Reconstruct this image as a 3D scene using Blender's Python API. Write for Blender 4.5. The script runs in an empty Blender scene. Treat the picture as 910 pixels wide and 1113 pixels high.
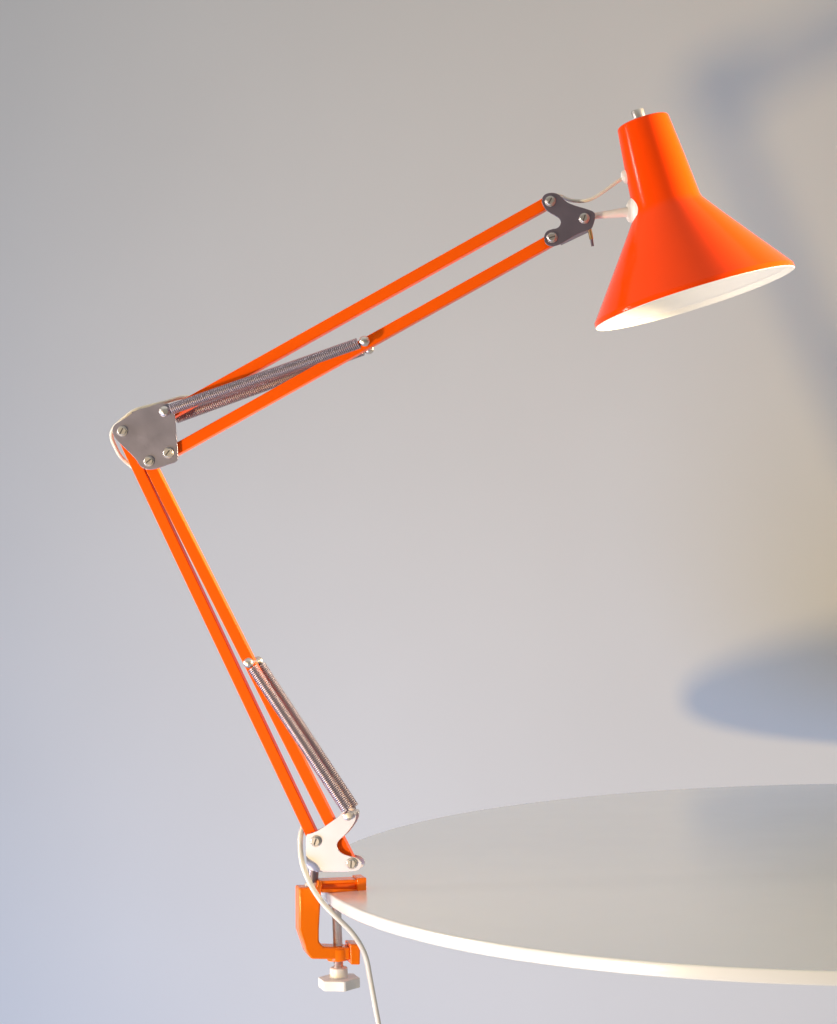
import bpy, bmesh, math, random
from mathutils import Vector, Matrix

random.seed(4)
S = bpy.context.scene
COL = S.collection
R = math.radians

# ------------------------------------------------------------------ camera
CAM_Z = 1.005                       # lens height above the floor, metres
F = 2000.0                          # focal length in photo pixels (photo 910 wide)
HORIZON = 610.0                     # photo row of the horizon
ROLL = R(2.0)
CO, SI = math.cos(ROLL), math.sin(ROLL)
EYE = Vector((0, 0, CAM_Z))

cam_data = bpy.data.cameras.new('camera')
cam = bpy.data.objects.new('camera', cam_data)
COL.objects.link(cam)
cam_data.sensor_fit = 'HORIZONTAL'
cam_data.sensor_width = 36
cam_data.lens = F / 910 * 36
off = HORIZON - 556.5
cam_data.shift_x = -(off * SI) / 910
cam_data.shift_y = (off * CO) / 910
cam_data.clip_end = 100
cam_data.clip_start = 0.01
m = Matrix(((CO, SI, 0), (0, 0, -1), (-SI, CO, 0))).to_4x4()
m.translation = EYE
cam.matrix_world = m
S.camera = cam


def sight(px, py):
    x, y = px - 455, py - 556.5
    X, Y = x * CO - y * SI, x * SI + y * CO + 556.5
    return Vector((X / F, 1, -(Y - HORIZON) / F))


class Plane:
    """A drawing plane in the room: measured outlines are laid out on it at true size."""

    def __init__(self, origin, yaw):
        self.o = origin
        self.w = Vector((math.sin(yaw), math.cos(yaw), 0)).normalized()   # away from the viewer
        self.u = Vector((self.w.y, -self.w.x, 0))                        # to the right
        self.v = Vector((0, 0, 1))

    def at(self, px, py, d=0.0):
        r = sight(px, py)
        return EYE + r * (((self.o - EYE).dot(self.w) + d) / r.dot(self.w))


LAMP = Plane(EYE + sight(365, 925) * 1.49, 0.12)
PX = 1.49 / F                        # metres per photo pixel near the lamp
TOP_Z = CAM_Z - 0.26490              # table top height
TABLE_C = Vector((0.36821, 1.6, TOP_Z))
TABLE_R = 0.46623
TABLE_T = 0.0098

# ------------------------------------------------------------------ materials


def new_mat(name):
    mt = bpy.data.materials.new(name)
    mt.use_nodes = True
    return mt, mt.node_tree.nodes, mt.node_tree.links, mt.node_tree.nodes['Principled BSDF']


def mat(name, col, rough=0.4, metal=0.0, coat=0.0, vary=0.0, vscale=30.0, bump=0.0, bscale=200.0, rvary=0.0, spec=0.5):
    mt, n, l, b = new_mat(name)
    b.inputs['Base Color'].default_value = (*col, 1)
    b.inputs['Roughness'].default_value = rough
    b.inputs['Metallic'].default_value = metal
    b.inputs['Coat Weight'].default_value = coat
    b.inputs['Coat Roughness'].default_value = 0.08
    b.inputs['Specular IOR Level'].default_value = spec
    tc = n.new('ShaderNodeTexCoord')
    if vary or rvary:
        nz = n.new('ShaderNodeTexNoise')
        nz.inputs['Scale'].default_value = vscale
        nz.inputs['Detail'].default_value = 6
        l.new(tc.outputs['Object'], nz.inputs['Vector'])
        if vary:
            mx = n.new('ShaderNodeMix')
            mx.data_type = 'RGBA'
            mx.inputs['A'].default_value = (*[c * (1 - vary) for c in col], 1)
            mx.inputs['B'].default_value = (*[min(1, c * (1 + vary)) for c in col], 1)
            l.new(nz.outputs['Fac'], mx.inputs['Factor'])
            l.new(mx.outputs['Result'], b.inputs['Base Color'])
        if rvary:
            mr = n.new('ShaderNodeMapRange')
            mr.inputs['To Min'].default_value = max(0.02, rough - rvary)
            mr.inputs['To Max'].default_value = rough + rvary
            l.new(nz.outputs['Fac'], mr.inputs['Value'])
            l.new(mr.outputs['Result'], b.inputs['Roughness'])
    if bump:
        nb = n.new('ShaderNodeTexNoise')
        nb.inputs['Scale'].default_value = bscale
        nb.inputs['Detail'].default_value = 4
        l.new(tc.outputs['Object'], nb.inputs['Vector'])
        bp = n.new('ShaderNodeBump')
        bp.inputs['Strength'].default_value = bump
        bp.inputs['Distance'].default_value = 0.001
        l.new(nb.outputs['Fac'], bp.inputs['Height'])
        l.new(bp.outputs['Normal'], b.inputs['Normal'])
    return mt


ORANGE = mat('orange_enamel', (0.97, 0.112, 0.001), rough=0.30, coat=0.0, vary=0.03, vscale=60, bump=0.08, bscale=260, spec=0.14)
ORANGE_CAST_LIT = mat('orange_cast_enamel_lit', (0.96, 0.185, 0.001), rough=0.13, coat=0.0, vary=0.03, vscale=60, bump=0.15, bscale=180, spec=0.4)  # clamp casting: orange made yellower to put the stronger light into the colour
ORANGE_SHADE_DIM = mat('orange_enamel_shade_dim', (0.92, 0.060, 0.0006), rough=0.15, coat=0.0, vary=0.02, vscale=40, bump=0.02, bscale=160, spec=0.14)  # lamp shade: orange made redder to put the weaker light into the colour
WHITE_ENAMEL = mat('white_enamel', (0.86, 0.85, 0.83), rough=0.45, vary=0.03, vscale=50)
STEEL = mat('brushed_steel', (0.37, 0.35, 0.45), rough=0.40, metal=1.0, vary=0.08, vscale=70, rvary=0.07, bump=0.05, bscale=400)
STEEL_BOLT = mat('bolt_steel', (0.66, 0.62, 0.60), rough=0.38, metal=1.0, vary=0.1, vscale=150)
STEEL_DARK = mat('dark_steel', (0.28, 0.235, 0.30), rough=0.42, metal=1.0, vary=0.1, vscale=70, rvary=0.06)
ZINC = mat('pale_zinc_steel', (0.72, 0.69, 0.76), rough=0.50, metal=0.75, vary=0.05, vscale=60, rvary=0.05)
SPRING = mat('spring_wire', (0.43, 0.37, 0.43), rough=0.46, metal=1.0, vary=0.06, vscale=200)
BRASS = mat('brass', (0.70, 0.50, 0.22), rough=0.35, metal=1.0)
CORD = mat('white_rubber_cord', (0.76, 0.72, 0.64), rough=0.5, vary=0.06, vscale=90, bump=0.1, bscale=300)
PLASTIC = mat('white_plastic', (0.80, 0.77, 0.73), rough=0.38, vary=0.03, vscale=80)
SLOT = mat('slot_painted_shade', (0.09, 0.08, 0.075), rough=0.7)  # dark colour standing in for the shade inside the screw slots


def table_mat():
    mt = mat('white_laminate', (0.81, 0.80, 0.78), rough=0.24, coat=1.0, vary=0.02, vscale=12, rvary=0.02)
    mt.node_tree.nodes['Principled BSDF'].inputs['Coat Roughness'].default_value = 0.20
    return mt


def wall_mat():
    mt, n, l, b = new_mat('painted_plaster')
    tc = n.new('ShaderNodeTexCoord')
    n1 = n.new('ShaderNodeTexNoise')
    n1.inputs['Scale'].default_value = 3.0
    n1.inputs['Detail'].default_value = 5
    l.new(tc.outputs['Object'], n1.inputs['Vector'])
    mx = n.new('ShaderNodeMix')
    mx.data_type = 'RGBA'
    mx.inputs['A'].default_value = (0.722, 0.712, 0.704, 1)
    mx.inputs['B'].default_value = (0.778, 0.772, 0.766, 1)
    l.new(n1.outputs['Fac'], mx.inputs['Factor'])
    l.new(mx.outputs['Result'], b.inputs['Base Color'])
    b.inputs['Roughness'].default_value = 0.85
    n2 = n.new('ShaderNodeTexNoise')
    n2.inputs['Scale'].default_value = 140
    n2.inputs['Detail'].default_value = 6
    l.new(tc.outputs['Object'], n2.inputs['Vector'])
    bp = n.new('ShaderNodeBump')
    bp.inputs['Strength'].default_value = 0.06
    bp.inputs['Distance'].default_value = 0.001
    l.new(n2.outputs['Fac'], bp.inputs['Height'])
    l.new(bp.outputs['Normal'], b.inputs['Normal'])
    return mt


# ------------------------------------------------------------------ mesh helpers
def link(name, bm, material, parent=None, smooth=True, angle=35, bevel=0.0, segs=2):
    me = bpy.data.meshes.new(name)
    bmesh.ops.remove_doubles(bm, verts=bm.verts, dist=1e-7)
    bmesh.ops.recalc_face_normals(bm, faces=bm.faces)
    bm.to_mesh(me)
    bm.free()
    o = bpy.data.objects.new(name, me)
    COL.objects.link(o)
    for mm in (material if isinstance(material, (list, tuple)) else [material]):
        me.materials.append(mm)
    if smooth:
        for p in me.polygons:
            p.use_smooth = True
        me.set_sharp_from_angle(angle=R(angle))
    if bevel:
        md = o.modifiers.new('bevel', 'BEVEL')
        md.width = bevel
        md.segments = segs
        md.limit_method = 'ANGLE'
        md.angle_limit = R(40)
        md.harden_normals = True
    if parent is not None:
        adopt(o, parent)
    return o


def adopt(o, parent):
    o.parent = parent
    inv = parent.matrix_basis if parent.parent is None else Matrix.Identity(4)   # a part's own world matrix is the identity
    o.matrix_parent_inverse = inv.inverted()


def prism(bm, ring, depth_vec):
    """Extrude a closed ring of points along depth_vec."""
    a = [bm.verts.new(p) for p in ring]
    b = [bm.verts.new(p + depth_vec) for p in ring]
    bm.faces.new(a)
    bm.faces.new(list(reversed(b)))
    n = len(ring)
    for i in range(n):
        bm.faces.new((a[i], a[(i + 1) % n], b[(i + 1) % n], b[i]))


def frame_of(axis, hint=None):
    z = axis.normalized()
    h = hint if hint is not None else (Vector((0, 0, 1)) if abs(z.z) < 0.9 else Vector((1, 0, 0)))
    x = (h - z * h.dot(z)).normalized()
    return x, z.cross(x), z


def lathe(bm, base, axis, profile, seg=48, hint=None, mat_index=0, sx=1.0):
    """profile: (radius, height along axis)."""
    x, y, z = frame_of(axis, hint)
    rings = []
    for r, h in profile:
        c = base + z * h
        if r < 1e-7:
            rings.append([bm.verts.new(c)])
        else:
            rings.append([bm.verts.new(c + x * (r * math.cos(2 * math.pi * i / seg) * sx) + y * (r * math.sin(2 * math.pi * i / seg))) for i in range(seg)])
    for a, b in zip(rings, rings[1:]):
        for i in range(seg):
            j = (i + 1) % seg
            if len(a) == 1 and len(b) == 1:
                continue
            if len(a) == 1:
                f = bm.faces.new((a[0], b[j], b[i]))
            elif len(b) == 1:
                f = bm.faces.new((a[i], a[j], b[0]))
            else:
                f = bm.faces.new((a[i], a[j], b[j], b[i]))
            f.material_index = mat_index


def catmull(pts, n=10):
    P = [pts[0] * 2 - pts[1]] + list(pts) + [pts[-1] * 2 - pts[-2]]
    out = []
    for i in range(1, len(P) - 2):
        for k in range(n):
            t = k / n
            a, b, c, d = P[i - 1], P[i], P[i + 1], P[i + 2]
            out.append(0.5 * ((2 * b) + (c - a) * t + (2 * a - 5 * b + 4 * c - d) * t * t + (3 * b - a - 3 * c + d) * t ** 3))
    out.append(P[-2])
    return out


def tube(bm, path, rad, seg=14):
    """Round tube along a smooth path; rad is a number or a list."""
    rings = []
    t0 = (path[1] - path[0]).normalized()
    x, y, _ = frame_of(t0)
    for i, p in enumerate(path):
        t = (path[min(i + 1, len(path) - 1)] - path[max(i - 1, 0)]).normalized()
        x = (x - t * x.dot(t)).normalized()
        y = t.cross(x)
        r = rad[i] if isinstance(rad, list) else rad
        rings.append([bm.verts.new(p + x * (r * math.cos(2 * math.pi * k / seg)) + y * (r * math.sin(2 * math.pi * k / seg))) for k in range(seg)])
    for a, b in zip(rings, rings[1:]):
        for k in range(seg):
            bm.faces.new((a[k], a[(k + 1) % seg], b[(k + 1) % seg], b[k]))
    bm.faces.new(rings[0])
    bm.faces.new(list(reversed(rings[-1])))


def bar(bm, a, b, half_u, half_w, wdir):
    """Square bar from a to b; half_u in the arm's plane, half_w across it."""
    t = (b - a).normalized()
    w = (wdir - t * wdir.dot(t)).normalized()
    u = t.cross(w)
    ring = [a + u * (su * half_u) + w * (sw * half_w) for su, sw in ((-1, -1), (1, -1), (1, 1), (-1, 1))]
    prism(bm, ring, b - a)


def box_axes(bm, c, x, y, z):
    vs = [bm.verts.new(c + x * i + y * j + z * k) for i in (-1, 1) for j in (-1, 1) for k in (-1, 1)]
    for f in ((0, 1, 3, 2), (4, 6, 7, 5), (0, 4, 5, 1), (2, 3, 7, 6), (0, 2, 6, 4), (1, 5, 7, 3)):
        bm.faces.new([vs[i] for i in f])


def smooth_ring(pts, corner=0.35):
    """Chaikin rounding, once or twice, of a closed pixel outline."""
    for _ in range(2):
        out = []
        n = len(pts)
        for i in range(n):
            (x0, y0), (x1, y1) = pts[i], pts[(i + 1) % n]
            out.append((x0 + (x1 - x0) * 0.25, y0 + (y1 - y0) * 0.25))
            out.append((x0 + (x1 - x0) * 0.75, y0 + (y1 - y0) * 0.75))
        pts = out
    return pts


def props(o, label=None, cat=None, kind=None):
    if label:
        o['label'] = label
    if cat:
        o['category'] = cat
    if kind:
        o['kind'] = kind


# ------------------------------------------------------------------ wall
WALL_D, WALL_K = 2.462, -0.383
bm = bmesh.new()
nw = Vector((-WALL_K, 1, 0)).normalized()
ru = Vector((nw.y, -nw.x, 0))
c = Vector((0, WALL_D, 1.3))
ring = [c + ru * a + Vector((0, 0, b)) for a, b in ((-4, -1.3), (3, -1.3), (3, 1.7), (-4, 1.7))]
prism(bm, ring, nw * 0.12)
wall = link('wall', bm, wall_mat(), smooth=False)
props(wall, 'plain off-white painted wall behind the lamp and the table', None, 'structure')

# ------------------------------------------------------------------ table
root = bpy.data.objects.new('round_table', None)
COL.objects.link(root)
root.location = (TABLE_C.x, TABLE_C.y, TOP_Z - TABLE_T)
props(root, 'round white table with a thin glossy top, the lamp clamped to its edge', 'table')
table = root
bm = bmesh.new()
rr = 0.0016
prof = [(0, -TABLE_T), (TABLE_R - rr - 0.004, -TABLE_T), (TABLE_R - rr - 0.0004, -TABLE_T), (TABLE_R - rr, -TABLE_T)]
for k in range(1, 5):
    a = R(90 * k / 4)
    prof.append((TABLE_R - rr + rr * math.sin(a), -TABLE_T + rr - rr * math.cos(a)))
for k in range(0, 5):
    a = R(90 * k / 4)
    prof.append((TABLE_R - rr + rr * math.cos(a), -rr + rr * math.sin(a)))
prof += [(TABLE_R - rr - 0.0004, 0), (TABLE_R - rr - 0.004, 0), (0, 0)]
lathe(bm, TABLE_C, Vector((0, 0, 1)), prof, seg=256)
link('tabletop', bm, table_mat(), table)

# ------------------------------------------------------------------ lamp
lamp = bpy.data.objects.new('desk_lamp', None)
COL.objects.link(lamp)
lamp.location = LAMP.at(365, 972)
props(lamp, 'orange spring-arm desk lamp with a conical shade, clamped to the round white table', 'lamp')
W = LAMP.w
L = LAMP.at

BAR = 0.0046            # half the bar's width
BAR_W = 0.0048


def arm_part(name, segs, hollow=None):
    bm = bmesh.new()
    for (a, b) in segs:
        bar(bm, L(*a), L(*b), BAR, BAR_W, W)
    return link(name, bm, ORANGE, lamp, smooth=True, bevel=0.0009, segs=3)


arm_part('upper_arm_bar', [((184, 450.5), (600, 218))])
arm_part('upper_arm_bar', [((183, 494), (602, 259.8))])
arm_part('lower_arm_bar', [((132.4, 469.6), (343.5, 915))])
arm_part('lower_arm_bar', [((162, 502), (382.5, 939.5))])


# plates -------------------------------------------------------------
def plate(bm, outline, d, thick=0.0016, shift=(0, 0)):
    ring = [L(x + shift[0], y + shift[1], d) for x, y in smooth_ring(outline)]
    prism(bm, ring, W * thick)


GAP = 0.0078            # inner face of a plate from the lamp's mid plane
TH = 0.0016
elbow_o = [(121.5, 468), (124.5, 461), (132, 457.5), (149, 445), (160, 443), (170.5, 439), (183, 438), (189, 443), (190.5, 457), (192, 478), (194, 498), (191, 502.5), (184, 504.5), (177, 507), (171, 509.5), (161, 511), (153, 508), (148, 499), (133, 484.5), (124.5, 476)]
head_o = [(588.5, 218), (591, 211.5), (598, 209), (606, 210), (611, 214.5), (616, 219.5), (624, 223), (638, 227), (646, 230), (647.5, 235), (645.5, 243), (643, 249), (630, 253), (617, 260.5), (608, 266), (600, 268), (593, 265.5), (591, 258), (593.5, 251.5), (599, 249), (606.5, 248), (610, 243), (609, 238), (603, 234), (596, 230.5), (591, 225)]
base_o = [(332.5, 907), (337, 906.5), (346, 903), (358, 895), (369, 887), (374, 881.5), (381, 880.5), (387, 885.5), (386.5, 893), (376, 907), (367.5, 914), (365.5, 920), (370, 927.5), (380, 931), (389.5, 933), (393.5, 938.5), (392, 944), (386, 947.5), (375, 946.8), (345, 946.9), (339, 946.6), (335.5, 944.5), (333.6, 940.5), (333.0, 932), (332.5, 920)]


def bracket(name, outline, material, web, web_half, rear=(0, 0)):
    bm = bmesh.new()
    plate(bm, outline, -GAP - TH)
    plate(bm, outline, GAP, shift=rear)
    for a, b in web:
        p, q = L(*a), L(*b)
        t = (q - p).normalized()
        n = t.cross(W).normalized()
        box_axes(bm, (p + q) / 2, (q - p) / 2, n * web_half, W * (GAP - 0.0001))
    return link(name, bm, material, lamp, bevel=0.00022, segs=2)


elbow = bracket('elbow_bracket', elbow_o, STEEL, [((146, 449.5), (178, 441.5))], 0.0008)
headb = bracket('head_bracket', head_o, STEEL_DARK, [((609, 264), (641, 248.8))], 0.0008)
base = bracket('base_bracket', base_o, ZINC, [((345, 945), (381, 945))], 0.0008, rear=(3.5, -2.5))


def screw(parent, px, py, r_px, d=-GAP - TH, length=0.0026, dome=False, out=-1, slot_angle=20, material=STEEL_BOLT, sunk=0.0):
    """A screw head on the plate's face, axis square to the lamp's plane; slotted ones get a thin dark strip painted as slot shade."""
    bm = bmesh.new()
    r = r_px * PX
    b = L(px, py, d) - W * (out * -0.0004)
    ax = W * out
    if dome:
        prof = [(r * 0.55, 0), (r * 0.55, length * 0.3), (r, length * 0.35)]
        for k in range(0, 7):
            a = R(90 * k / 6)
            prof.append((r * math.cos(a) if k < 6 else 0, length * 0.45 + r * 0.75 * math.sin(a)))
        lathe(bm, b, ax, prof, seg=28)
    else:
        prof = [(r * 1.28, 0), (r * 1.28, length * 0.25), (r * 1.2, length * 0.36), (r * 1.0, length * 0.36), (r, length * 0.85), (r * 0.86, length), (0, length)]
        lathe(bm, b, ax, prof, seg=28)
    o = link('screw', bm, material, parent)
    if not dome:
        bm = bmesh.new()
        top = b + ax * (length + 0.00003)
        u = (LAMP.u * math.cos(R(slot_angle)) + LAMP.v * math.sin(R(slot_angle)))
        v = ax.cross(u)
        box_axes(bm, top, u * r * 0.82, v * r * 0.15, ax * 0.0001)
        link('screw_slot', bm, SLOT, o if parent is lamp else parent, smooth=False)
    return o


for px, py, sa in ((133, 468.8, 60), (162, 501.5, 35), (183, 492.5, 50)):
    screw(elbow, px, py, 4.6, slot_angle=sa)
screw(elbow, 179.5, 447.3, 6.0, dome=True, length=0.0045)
for px, py, sa in ((598.3, 218.8, 60), (600.3, 258.3, 15), (635.3, 237.4, 70)):
    screw(headb, px, py, 4.4, slot_angle=sa)
for px, py, sa in ((343.3, 914.5, 70), (382.3, 938.6, 85)):
    screw(base, px, py, 4.7, slot_angle=sa)
screw(base, 378.7, 886.3, 5.4, dome=True, length=0.0045)
# nuts on the far faces
for par, pts in ((elbow, ((133, 468.8), (162, 501.5), (183, 492.5), (179.5, 447.3))), (headb, ((598.3, 218.8), (600.3, 258.3), (635.3, 237.4))), (base, ((343.3, 914.5), (382.3, 938.6), (378.7, 886.3)))):
    for px, py in pts:
        bm = bmesh.new()
        p = LAMP.at(px, py) + W * (GAP + TH - 0.0003)
        lathe(bm, p, W, [(0.0042, 0), (0.0042, 0.0028), (0.0022, 0.003), (0.0022, 0.005), (0, 0.005)], seg=6)
        link('nut', bm, STEEL_BOLT, par, smooth=False)


# springs ------------------------------------------------------------
def spring(a, b, coil_r=0.0039, wire=0.00072, pitch=0.00162, lead=0.004):
    """Close-wound extension spring with a hook at each end."""
    bm = bmesh.new()
    d = (b - a)
    ln = d.length
    z = d.normalized()
    x, y, _ = frame_of(d, W)
    n = int((ln - 2 * lead) / pitch)
    per = 14
    path = []
    # hook from the pin into the coil
    path.append(a)
    path.append(a + z * lead * 0.5)
    for i in range(n * per + 1):
        t = 2 * math.pi * i / per
        path.append(a + z * (lead + pitch * i / per) + x * (coil_r * math.cos(t)) + y * (coil_r * math.sin(t)))
    path.append(b - z * lead * 0.5)
    path.append(b)
    tube(bm, path, wire, seg=8)
    # the close coils leave no daylight: a dark inner lining of the same wire
    return link('spring', bm, SPRING, lamp)


def pin(front, rear, r=0.0023, balls=True):
    """Cross pin, with a ball end on each side, that the two springs hook on to."""
    bm = bmesh.new()
    a, c = L(*front, -0.0172), L(*rear, 0.0172)
    ax = (c - a).normalized()
    ln = (c - a).length
    lathe(bm, a, ax, [(0, 0), (r, 0.0002), (r, ln - 0.0002), (0, ln)], seg=20)
    if balls:
        for q in (a, c):
            prof = []
            for k in range(13):
                t = R(-90 + 15 * k)
                prof.append((0.0042 * math.cos(t) if 0 < k < 12 else 0, 0.0036 * math.sin(t)))
            lathe(bm, q, ax, prof, seg=24)
    return link('spring_pin', bm, STEEL_BOLT, lamp)


SP = 0.0152             # spring centre lines from the mid plane
pin((396, 370.6), (401, 379.5))
pin((270, 720.6), (280.5, 719))
pin((179.5, 447.3), (185.5, 456), balls=False)
pin((379, 886.2), (388, 882.4), balls=False)
spring(L(181, 446.5, -SP), L(396, 370.8, -SP))
spring(L(186, 456.5, SP), L(400.5, 378.5, SP))
spring(L(271.5, 721, -SP), L(380, 884.5, -SP))
spring(L(280.5, 719, SP), L(388, 882.4, SP))
# shade ----------------------------------------------------------------
TILT = -0.02             # the shade leans a touch back from the arm's plane
rim_c = L(754.6, 322.8)
top_c = L(698.3, 131.6)
axis = (rim_c - top_c)
axis = (axis - W * axis.length * TILT).normalized()
h_tot = (rim_c - top_c).length
sc = h_tot / 199.4       # metres per px at the shade
neck_h = 98 * sc
r_top, r_mid, r_rim = 28.6 * sc, 38.0 * sc, 111.0 * sc
outer = [(0, 0), (r_top - 3.2 * sc, 0)]
for k in range(1, 6):
    a = R(90 * k / 5)
    outer.append((r_top - 3.2 * sc + 3.2 * sc * math.sin(a), 3.2 * sc - 3.2 * sc * math.cos(a)))
outer += [(r_top + (r_mid - r_top) * 0.5, neck_h * 0.5), (r_mid - 0.9 * sc, neck_h - 5 * sc), (r_mid + 0.5 * sc, neck_h), (r_mid + 3.6 * sc, neck_h + 4.2 * sc)]
cone_end = h_tot - 4.6 * sc
for t in (0.25, 0.5, 0.75):
    outer.append((r_mid + (r_rim - 1.0 * sc - r_mid) * t, neck_h + (cone_end - neck_h) * t))
outer += [(r_rim - 0.8 * sc, cone_end), (r_rim - 0.1 * sc, cone_end + 0.8 * sc), (r_rim, h_tot + 1.4 * sc)]
bm = bmesh.new()
lathe(bm, top_c, axis, outer, seg=160, mat_index=0)
shade = link('lamp_shade', bm, ORANGE_SHADE_DIM, lamp, angle=50)
# white enamel inside, with the rolled rim
tw = 1.2 * sc
inner = [(r_rim - 0.02 * sc, h_tot + 1.35 * sc), (r_rim - 0.2 * sc, h_tot + 1.7 * sc), (r_rim - 0.9 * sc, h_tot + 2.0 * sc), (r_rim - 1.3 * sc, h_tot + 1.5 * sc), (r_rim - 1.6 * sc, h_tot - 3.9 * sc), (r_rim - 4.6 * sc, h_tot - 5.6 * sc)]
inner += [(r_mid + 2.0 * sc, neck_h + 4.6 * sc), (r_mid - 1.6 * sc, neck_h + 1.5 * sc), (r_top - 1.4 * sc, 3 * sc), (0, 3 * sc)]
bm = bmesh.new()
lathe(bm, top_c, axis, inner, seg=160)
link('shade_lining', bm, WHITE_ENAMEL, shade, angle=20)
# switch button on the crown
bm = bmesh.new()
rb = 7.1 * sc
lathe(bm, top_c + axis * 0.5 * sc - LAMP.u * 2.2 * sc, -axis, [(rb * 1.1, 0), (rb * 1.1, 1.4 * sc), (rb * .98, 1.5 * sc), (rb * .98, 12.2 * sc), (rb * 0.9, 13.2 * sc), (rb * 0.62, 13.5 * sc), (rb * 0.55, 12.9 * sc), (0, 12.9 * sc)], seg=36)
link('switch_button', bm, STEEL_BOLT, shade)
# bulb holder and bulb up in the neck
bm = bmesh.new()
lathe(bm, top_c + axis * 4 * sc, axis, [(0, 0), (17 * sc, 0), (17 * sc, 60 * sc), (14 * sc, 62 * sc), (0, 62 * sc)], seg=40)
link('bulb_holder', bm, PLASTIC, shade)

# swivel: white stem from the head bracket with a round boss on the shade
bm = bmesh.new()
p0, p1 = L(637, 235.6), L(684, 230.2)
tube(bm, [p0 + (p1 - p0) * (i / 12) for i in range(13)], [(3.3 + 2.2 * (i / 12) ** 1.6) * PX for i in range(13)], seg=24)
stem = link('swivel_stem', bm, PLASTIC, lamp)
bm = bmesh.new()
out_dir = (LAMP.u * -0.86 - W * 0.5).normalized()
prof = [(0, -7 * PX), (13.6 * PX, -7 * PX), (13.6 * PX, -1.0 * PX), (13.0 * PX, 1.0 * PX), (11.0 * PX, 2.4 * PX), (6 * PX, 3.4 * PX), (0, 3.7 * PX)]
lathe(bm, L(687.6, 228.6, -.004), out_dir, prof, seg=40)
link('swivel_boss', bm, PLASTIC, stem)

# brass wing screw hanging under the head bracket
bm = bmesh.new()
tube(bm, [L(640.5, 247, 0.002), L(642, 254, 0.002), L(643, 260, 0.002)], 2.2 * PX, seg=14)
ws = link('wing_screw', bm, BRASS, headb)
bm = bmesh.new()
tube(bm, [L(643, 258, 0.002), L(643.6, 263, 0.002), L(644.4, 267.5, 0.002)], 1.5 * PX, seg=12)
link('screw_tip', bm, STEEL_DARK, headb)

# ------------------------------------------------------------------ clamp
CL = Plane(EYE + sight(348, 985) * 1.481, -0.27)
K = CL.at
D = CL.w
CT = 0.0165             # depth of the casting
body_o = [(325.2, 965), (344.5, 965), (346.5, 957.5), (351, 957), (349.5, 970.6), (348.6, 985), (347.2, 1010), (347.2, 1024), (352, 1029.3), (381, 1030.2), (381, 1043.5), (339, 1042.8), (333.5, 1036), (325.4, 1012)]
bm = bmesh.new()
prism(bm, [K(x, y) for x, y in body_o], D * CT)
clamp = link('table_clamp', bm, ORANGE_CAST_LIT, lamp, bevel=0.0022, segs=4)


def slab(bm, x0, y0, x1, y1, d0, d1):
    prism(bm, [K(x0, y0, d0), K(x1, y0, d0), K(x1, y1, d0), K(x0, y1, d0)], D * (d1 - d0))


# upper jaw: an I-section bar lying on the table top, with a thicker nose
bm = bmesh.new()
prism(bm, [K(349.8, 957.6, .0004), K(389, 956.0, .0004), K(389, 959.6, .0004), K(349.8, 961.0, .0004)], D * (CT - .0008))
prism(bm, [K(349.6, 960.8, .0042), K(389, 959.4, .0042), K(389, 966.8, .0042), K(349.6, 967.0, .0042)], D * (CT - .0084))
prism(bm, [K(349.4, 966.8, .0004), K(389, 966.6, .0004), K(389, 970.3, .0004), K(349.4, 970.5, .0004)], D * (CT - .0008))
prism(bm, [K(388.4, 954.6, -.0008), K(398.6, 954.0, -.0008), K(398.6, 970.4, -.0008), K(388.4, 970.4, -.0008)], D * (CT + .0016))
link('upper_jaw', bm, ORANGE_CAST_LIT, clamp, bevel=0.0009, segs=3)
# lower jaw's nose and the threaded bush
bm = bmesh.new()
prism(bm, [K(380.6, 1026.2, -.0012), K(392, 1026.6, -.0012), K(391.6, 1049, -.0012), K(381.5, 1048.8, -.0012)], D * (CT + .0024))
link('lower_jaw', bm, ORANGE_CAST_LIT, clamp, bevel=0.0012, segs=3)
SC = K(367.6, 1036, CT * 0.5)          # screw axis
ZP = Vector((0, 0, 1))
bm = bmesh.new()
lathe(bm, SC - ZP * 7.0 * PX, ZP, [(0, 0), (CT * 0.54, 0), (CT * 0.56, 0.0006), (CT * 0.56, 12.4 * PX), (CT * 0.52, 13.2 * PX), (0, 13.2 * PX)], seg=40)
link('threaded_bush', bm, ORANGE_CAST_LIT, clamp, angle=40)
# screw spindle with its thread
bm = bmesh.new()
under = TOP_Z - TABLE_T
z0 = SC.z - 17 * PX
r0 = 5.3 * PX
prof = [(0, 0)]
h = 0.0
total = under - 0.0022 - z0
while h < total - 0.0012:
    prof += [(r0 * 0.93, h), (r0, h + 0.0005)]
    h += 0.0011
prof += [(r0 * 0.9, total), (0, total)]
lathe(bm, Vector((SC.x, SC.y, z0)), ZP, prof, seg=28)
spin = link('clamp_screw', bm, STEEL_BOLT, clamp)
bm = bmesh.new()
lathe(bm, Vector((SC.x, SC.y, under - 0.0024)), ZP, [(0, 0), (0.0062, 0), (0.0066, 0.0006), (0.0066, 0.0022), (0, 0.0022)], seg=32)
link('pressure_pad', bm, STEEL_BOLT, clamp)
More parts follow.
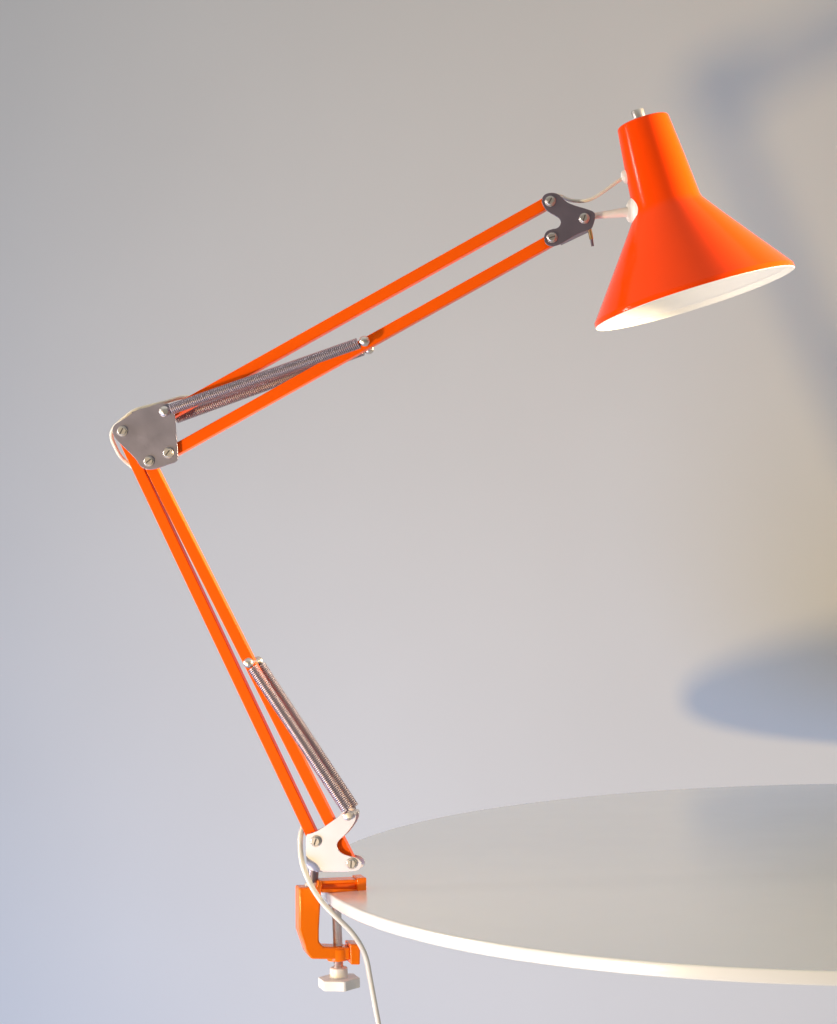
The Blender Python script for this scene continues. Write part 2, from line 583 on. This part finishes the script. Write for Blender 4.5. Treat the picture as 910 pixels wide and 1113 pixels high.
# white hand knob: hub and a six-sided wheel
bm = bmesh.new()
kc = Vector((SC.x, SC.y, 0)) + ZP * K(367, 1064, CT * .5).z
hubr = 9.6 * PX
lathe(bm, kc, ZP, [(0, -2 * PX), (hubr * 1.1, -2 * PX), (hubr * 1.04, 6 * PX), (hubr, 11.5 * PX), (hubr * .9, 12.8 * PX), (0, 12.8 * PX)], seg=36)
ring = []
for i in range(72):
    a = 2 * math.pi * i / 72
    seg_a = (a + R(12)) % (math.pi / 3) - math.pi / 6
    rad = 23.0 * PX * (0.85 + 0.15 * (1 / math.cos(seg_a) - 1) / (1 / math.cos(math.pi / 6) - 1)) * 1.03
    ring.append(kc + Vector((math.cos(a), math.sin(a), 0)) * rad - ZP * 9.5 * PX)
prism(bm, ring, ZP * 11.0 * PX)
link('hand_knob', bm, PLASTIC, clamp, bevel=0.0008, segs=3, angle=25)

# spigot between base bracket and clamp
bm = bmesh.new()
pz = K(338.5, 966, CT * .5)
top = L(339.5, 930)
sp0 = Vector((pz.x, pz.y, pz.z - 0.01))
lathe(bm, sp0, (L(341.5, 938) - sp0), [(0, 0), (5.6 * PX, 0), (5.6 * PX, (L(341.5, 938) - sp0).length), (0, (L(341.5, 938) - sp0).length)], seg=28)
link('spigot', bm, STEEL_DARK, base)
bm = bmesh.new()
lathe(bm, Vector((pz.x, pz.y, pz.z - 0.002)), ZP, [(0, 0), (6.9 * PX, 0), (6.9 * PX, 0.0062), (6.2 * PX, 0.007), (0, 0.007)], seg=32)
link('spigot_collar', bm, PLASTIC, base)

# ------------------------------------------------------------------ cord
cr = 2.9 * PX
bm = bmesh.new()
pts = [L(350, 925, .002), L(340, 908, .002), L(331.5, 899.5, .000), L(327.6, 905, -.004), L(326.3, 918, -.008), L(328, 935, -.012)]
pts += [K(331.6, 947, -.0035), K(335, 955.5, -.0042), K(340.8, 967, -.0042), K(351.7, 982.5, -.006), K(366.5, 997.5, -.010), K(381.5, 1012.5, -.010), K(392.2, 1028, -.008), K(398.6, 1043.5, -.006), K(402.4, 1063.6, -.004), K(405.6, 1081, -.004), K(411.5, 1113, -.004), K(416.5, 1140, -.004), K(420, 1180, -.004)]
tube(bm, catmull(pts, 10), cr, seg=16)
link('power_cord', bm, CORD, lamp)
# at the elbow it leaves the upper bars and slips behind the lower ones
bm = bmesh.new()
pts = [L(215, 432, .009), L(197, 432, .010), L(180, 437, .009), L(160, 442, .004), L(146, 446.5, .000), L(134, 455.5, -.001), L(123.5, 465.5, -.001), L(121.3, 475, -.001), L(125.5, 486, -.001), L(130.3, 495, .001), L(137.5, 502.5, .0075), L(150, 513, .0085), L(160, 531, .0085)]
tube(bm, catmull(pts, 10), 2.2 * PX, seg=14)
link('power_cord', bm, CORD, lamp)
bm = bmesh.new()
pts = [L(586, 226, .008), L(590, 219, .008), L(598, 212.5, .008), L(608, 212.5, .006), L(620, 217.5, .002), L(634.6, 218.3, -.002), L(645, 215, -.003), L(655, 209, -.003), L(668, 199.6, -.002), L(679, 192, .0)]
tube(bm, catmull(pts, 10), 1.9 * PX, seg=14)
link('power_cord', bm, CORD, lamp)
bm = bmesh.new()
od = (L(668, 197) - L(684, 191)).normalized()
lathe(bm, L(681.5, 191.8), od, [(0, -4 * PX), (7.4 * PX, -4 * PX), (7.4 * PX, 2.0 * PX), (6.4 * PX, 4.2 * PX), (3.2 * PX, 5.6 * PX), (0, 5.8 * PX)], seg=28)
link('cord_grommet', bm, PLASTIC, shade)

# ------------------------------------------------------------------ light
def aim(o, target):
    o.rotation_euler = (target - o.location).to_track_quat('-Z', 'Y').to_euler()


sp = bpy.data.lights.new('warm_spot', 'SPOT')
so = bpy.data.objects.new('warm_spot', sp)
COL.objects.link(so)
so.location = EYE + Vector((-1.056, 0.43, -0.53))
aim(so, EYE + Vector((0.42, 1.9, -0.12)))
sp.energy = 67
sp.color = (1.0, 0.72, 0.32)
sp.shadow_soft_size = 0.054
sp.spot_size = R(96)
sp.spot_blend = 1.0

ar = bpy.data.lights.new('cool_fill', 'AREA')
ao = bpy.data.objects.new('cool_fill', ar)
COL.objects.link(ao)
ao.location = EYE + Vector((-1.15, 0.75, -1.0))
aim(ao, EYE + Vector((-0.25, 2.6, -0.85)))
ar.shape = 'DISK'
ar.size = 1.0
ar.spread = R(155)
ar.energy = 17.5
ar.color = (0.38, 0.56, 1.0)

br = bpy.data.lights.new('warm_bounce', 'AREA')
bo = bpy.data.objects.new('warm_bounce', br)
COL.objects.link(bo)
bo.location = EYE + Vector((1.50, 1.48, 0.45))
aim(bo, EYE + Vector((0.24, 1.42, 0.24)))
br.shape = 'DISK'
br.size = 0.5
br.spread = R(26)
br.energy = 5.0
br.color = (1.0, 0.78, 0.46)

sl = bpy.data.lights.new('side_strip', 'AREA')  # unseen strip light, added for the streak on the neck and left edges
sw = bpy.data.objects.new('side_strip', sl)
COL.objects.link(sw)
sw.location = EYE + Vector((-1.45, 1.50, 0.05))
aim(sw, EYE + Vector((0.2, 1.42, 0.05)))
sl.shape = 'RECTANGLE'
sl.size = 0.07
sl.size_y = 0.9
sl.spread = R(50)
sl.energy = 1.5
sl.color = (1.0, 0.93, 0.88)

world = bpy.data.worlds.new('World')
S.world = world
world.use_nodes = True
wn, wl = world.node_tree.nodes, world.node_tree.links
bg = wn['Background']
bg.inputs['Strength'].default_value = 1.0
# a dim room with a pale ceiling: brighter overhead than at eye level
wt = wn.new('ShaderNodeTexCoord')
ws_ = wn.new('ShaderNodeSeparateXYZ')
wl.new(wt.outputs['Generated'], ws_.inputs['Vector'])
wr = wn.new('ShaderNodeValToRGB')
wr.color_ramp.elements[0].position = 0.0            # straight down: the lit floor
wr.color_ramp.elements[0].color = (0.50, 0.50, 0.50, 1)
wr.color_ramp.elements[1].position = 0.92           # overhead: the ceiling
wr.color_ramp.elements[1].color = (0.72, 0.72, 0.67, 1)
for pos in (0.36, 0.65):
    e = wr.color_ramp.elements.new(pos)
    e.color = (0.195, 0.180, 0.146, 1)
wm = wn.new('ShaderNodeMapRange')
wm.inputs['From Min'].default_value = -1.0
wl.new(ws_.outputs['Z'], wm.inputs['Value'])
wl.new(wm.outputs['Result'], wr.inputs['Fac'])
wl.new(wr.outputs['Color'], bg.inputs['Color'])

# ------------------------------------------------------------------ view
S.view_settings.view_transform = 'Standard'
S.view_settings.look = 'None'
S.view_settings.exposure = 0.13
S.view_settings.gamma = 1
S.view_settings.use_curve_mapping = False
S.render.engine = 'CYCLES'
S.cycles.max_bounces = 8
S.cycles.use_denoising = True
S.cycles.denoising_prefilter = 'ACCURATE'
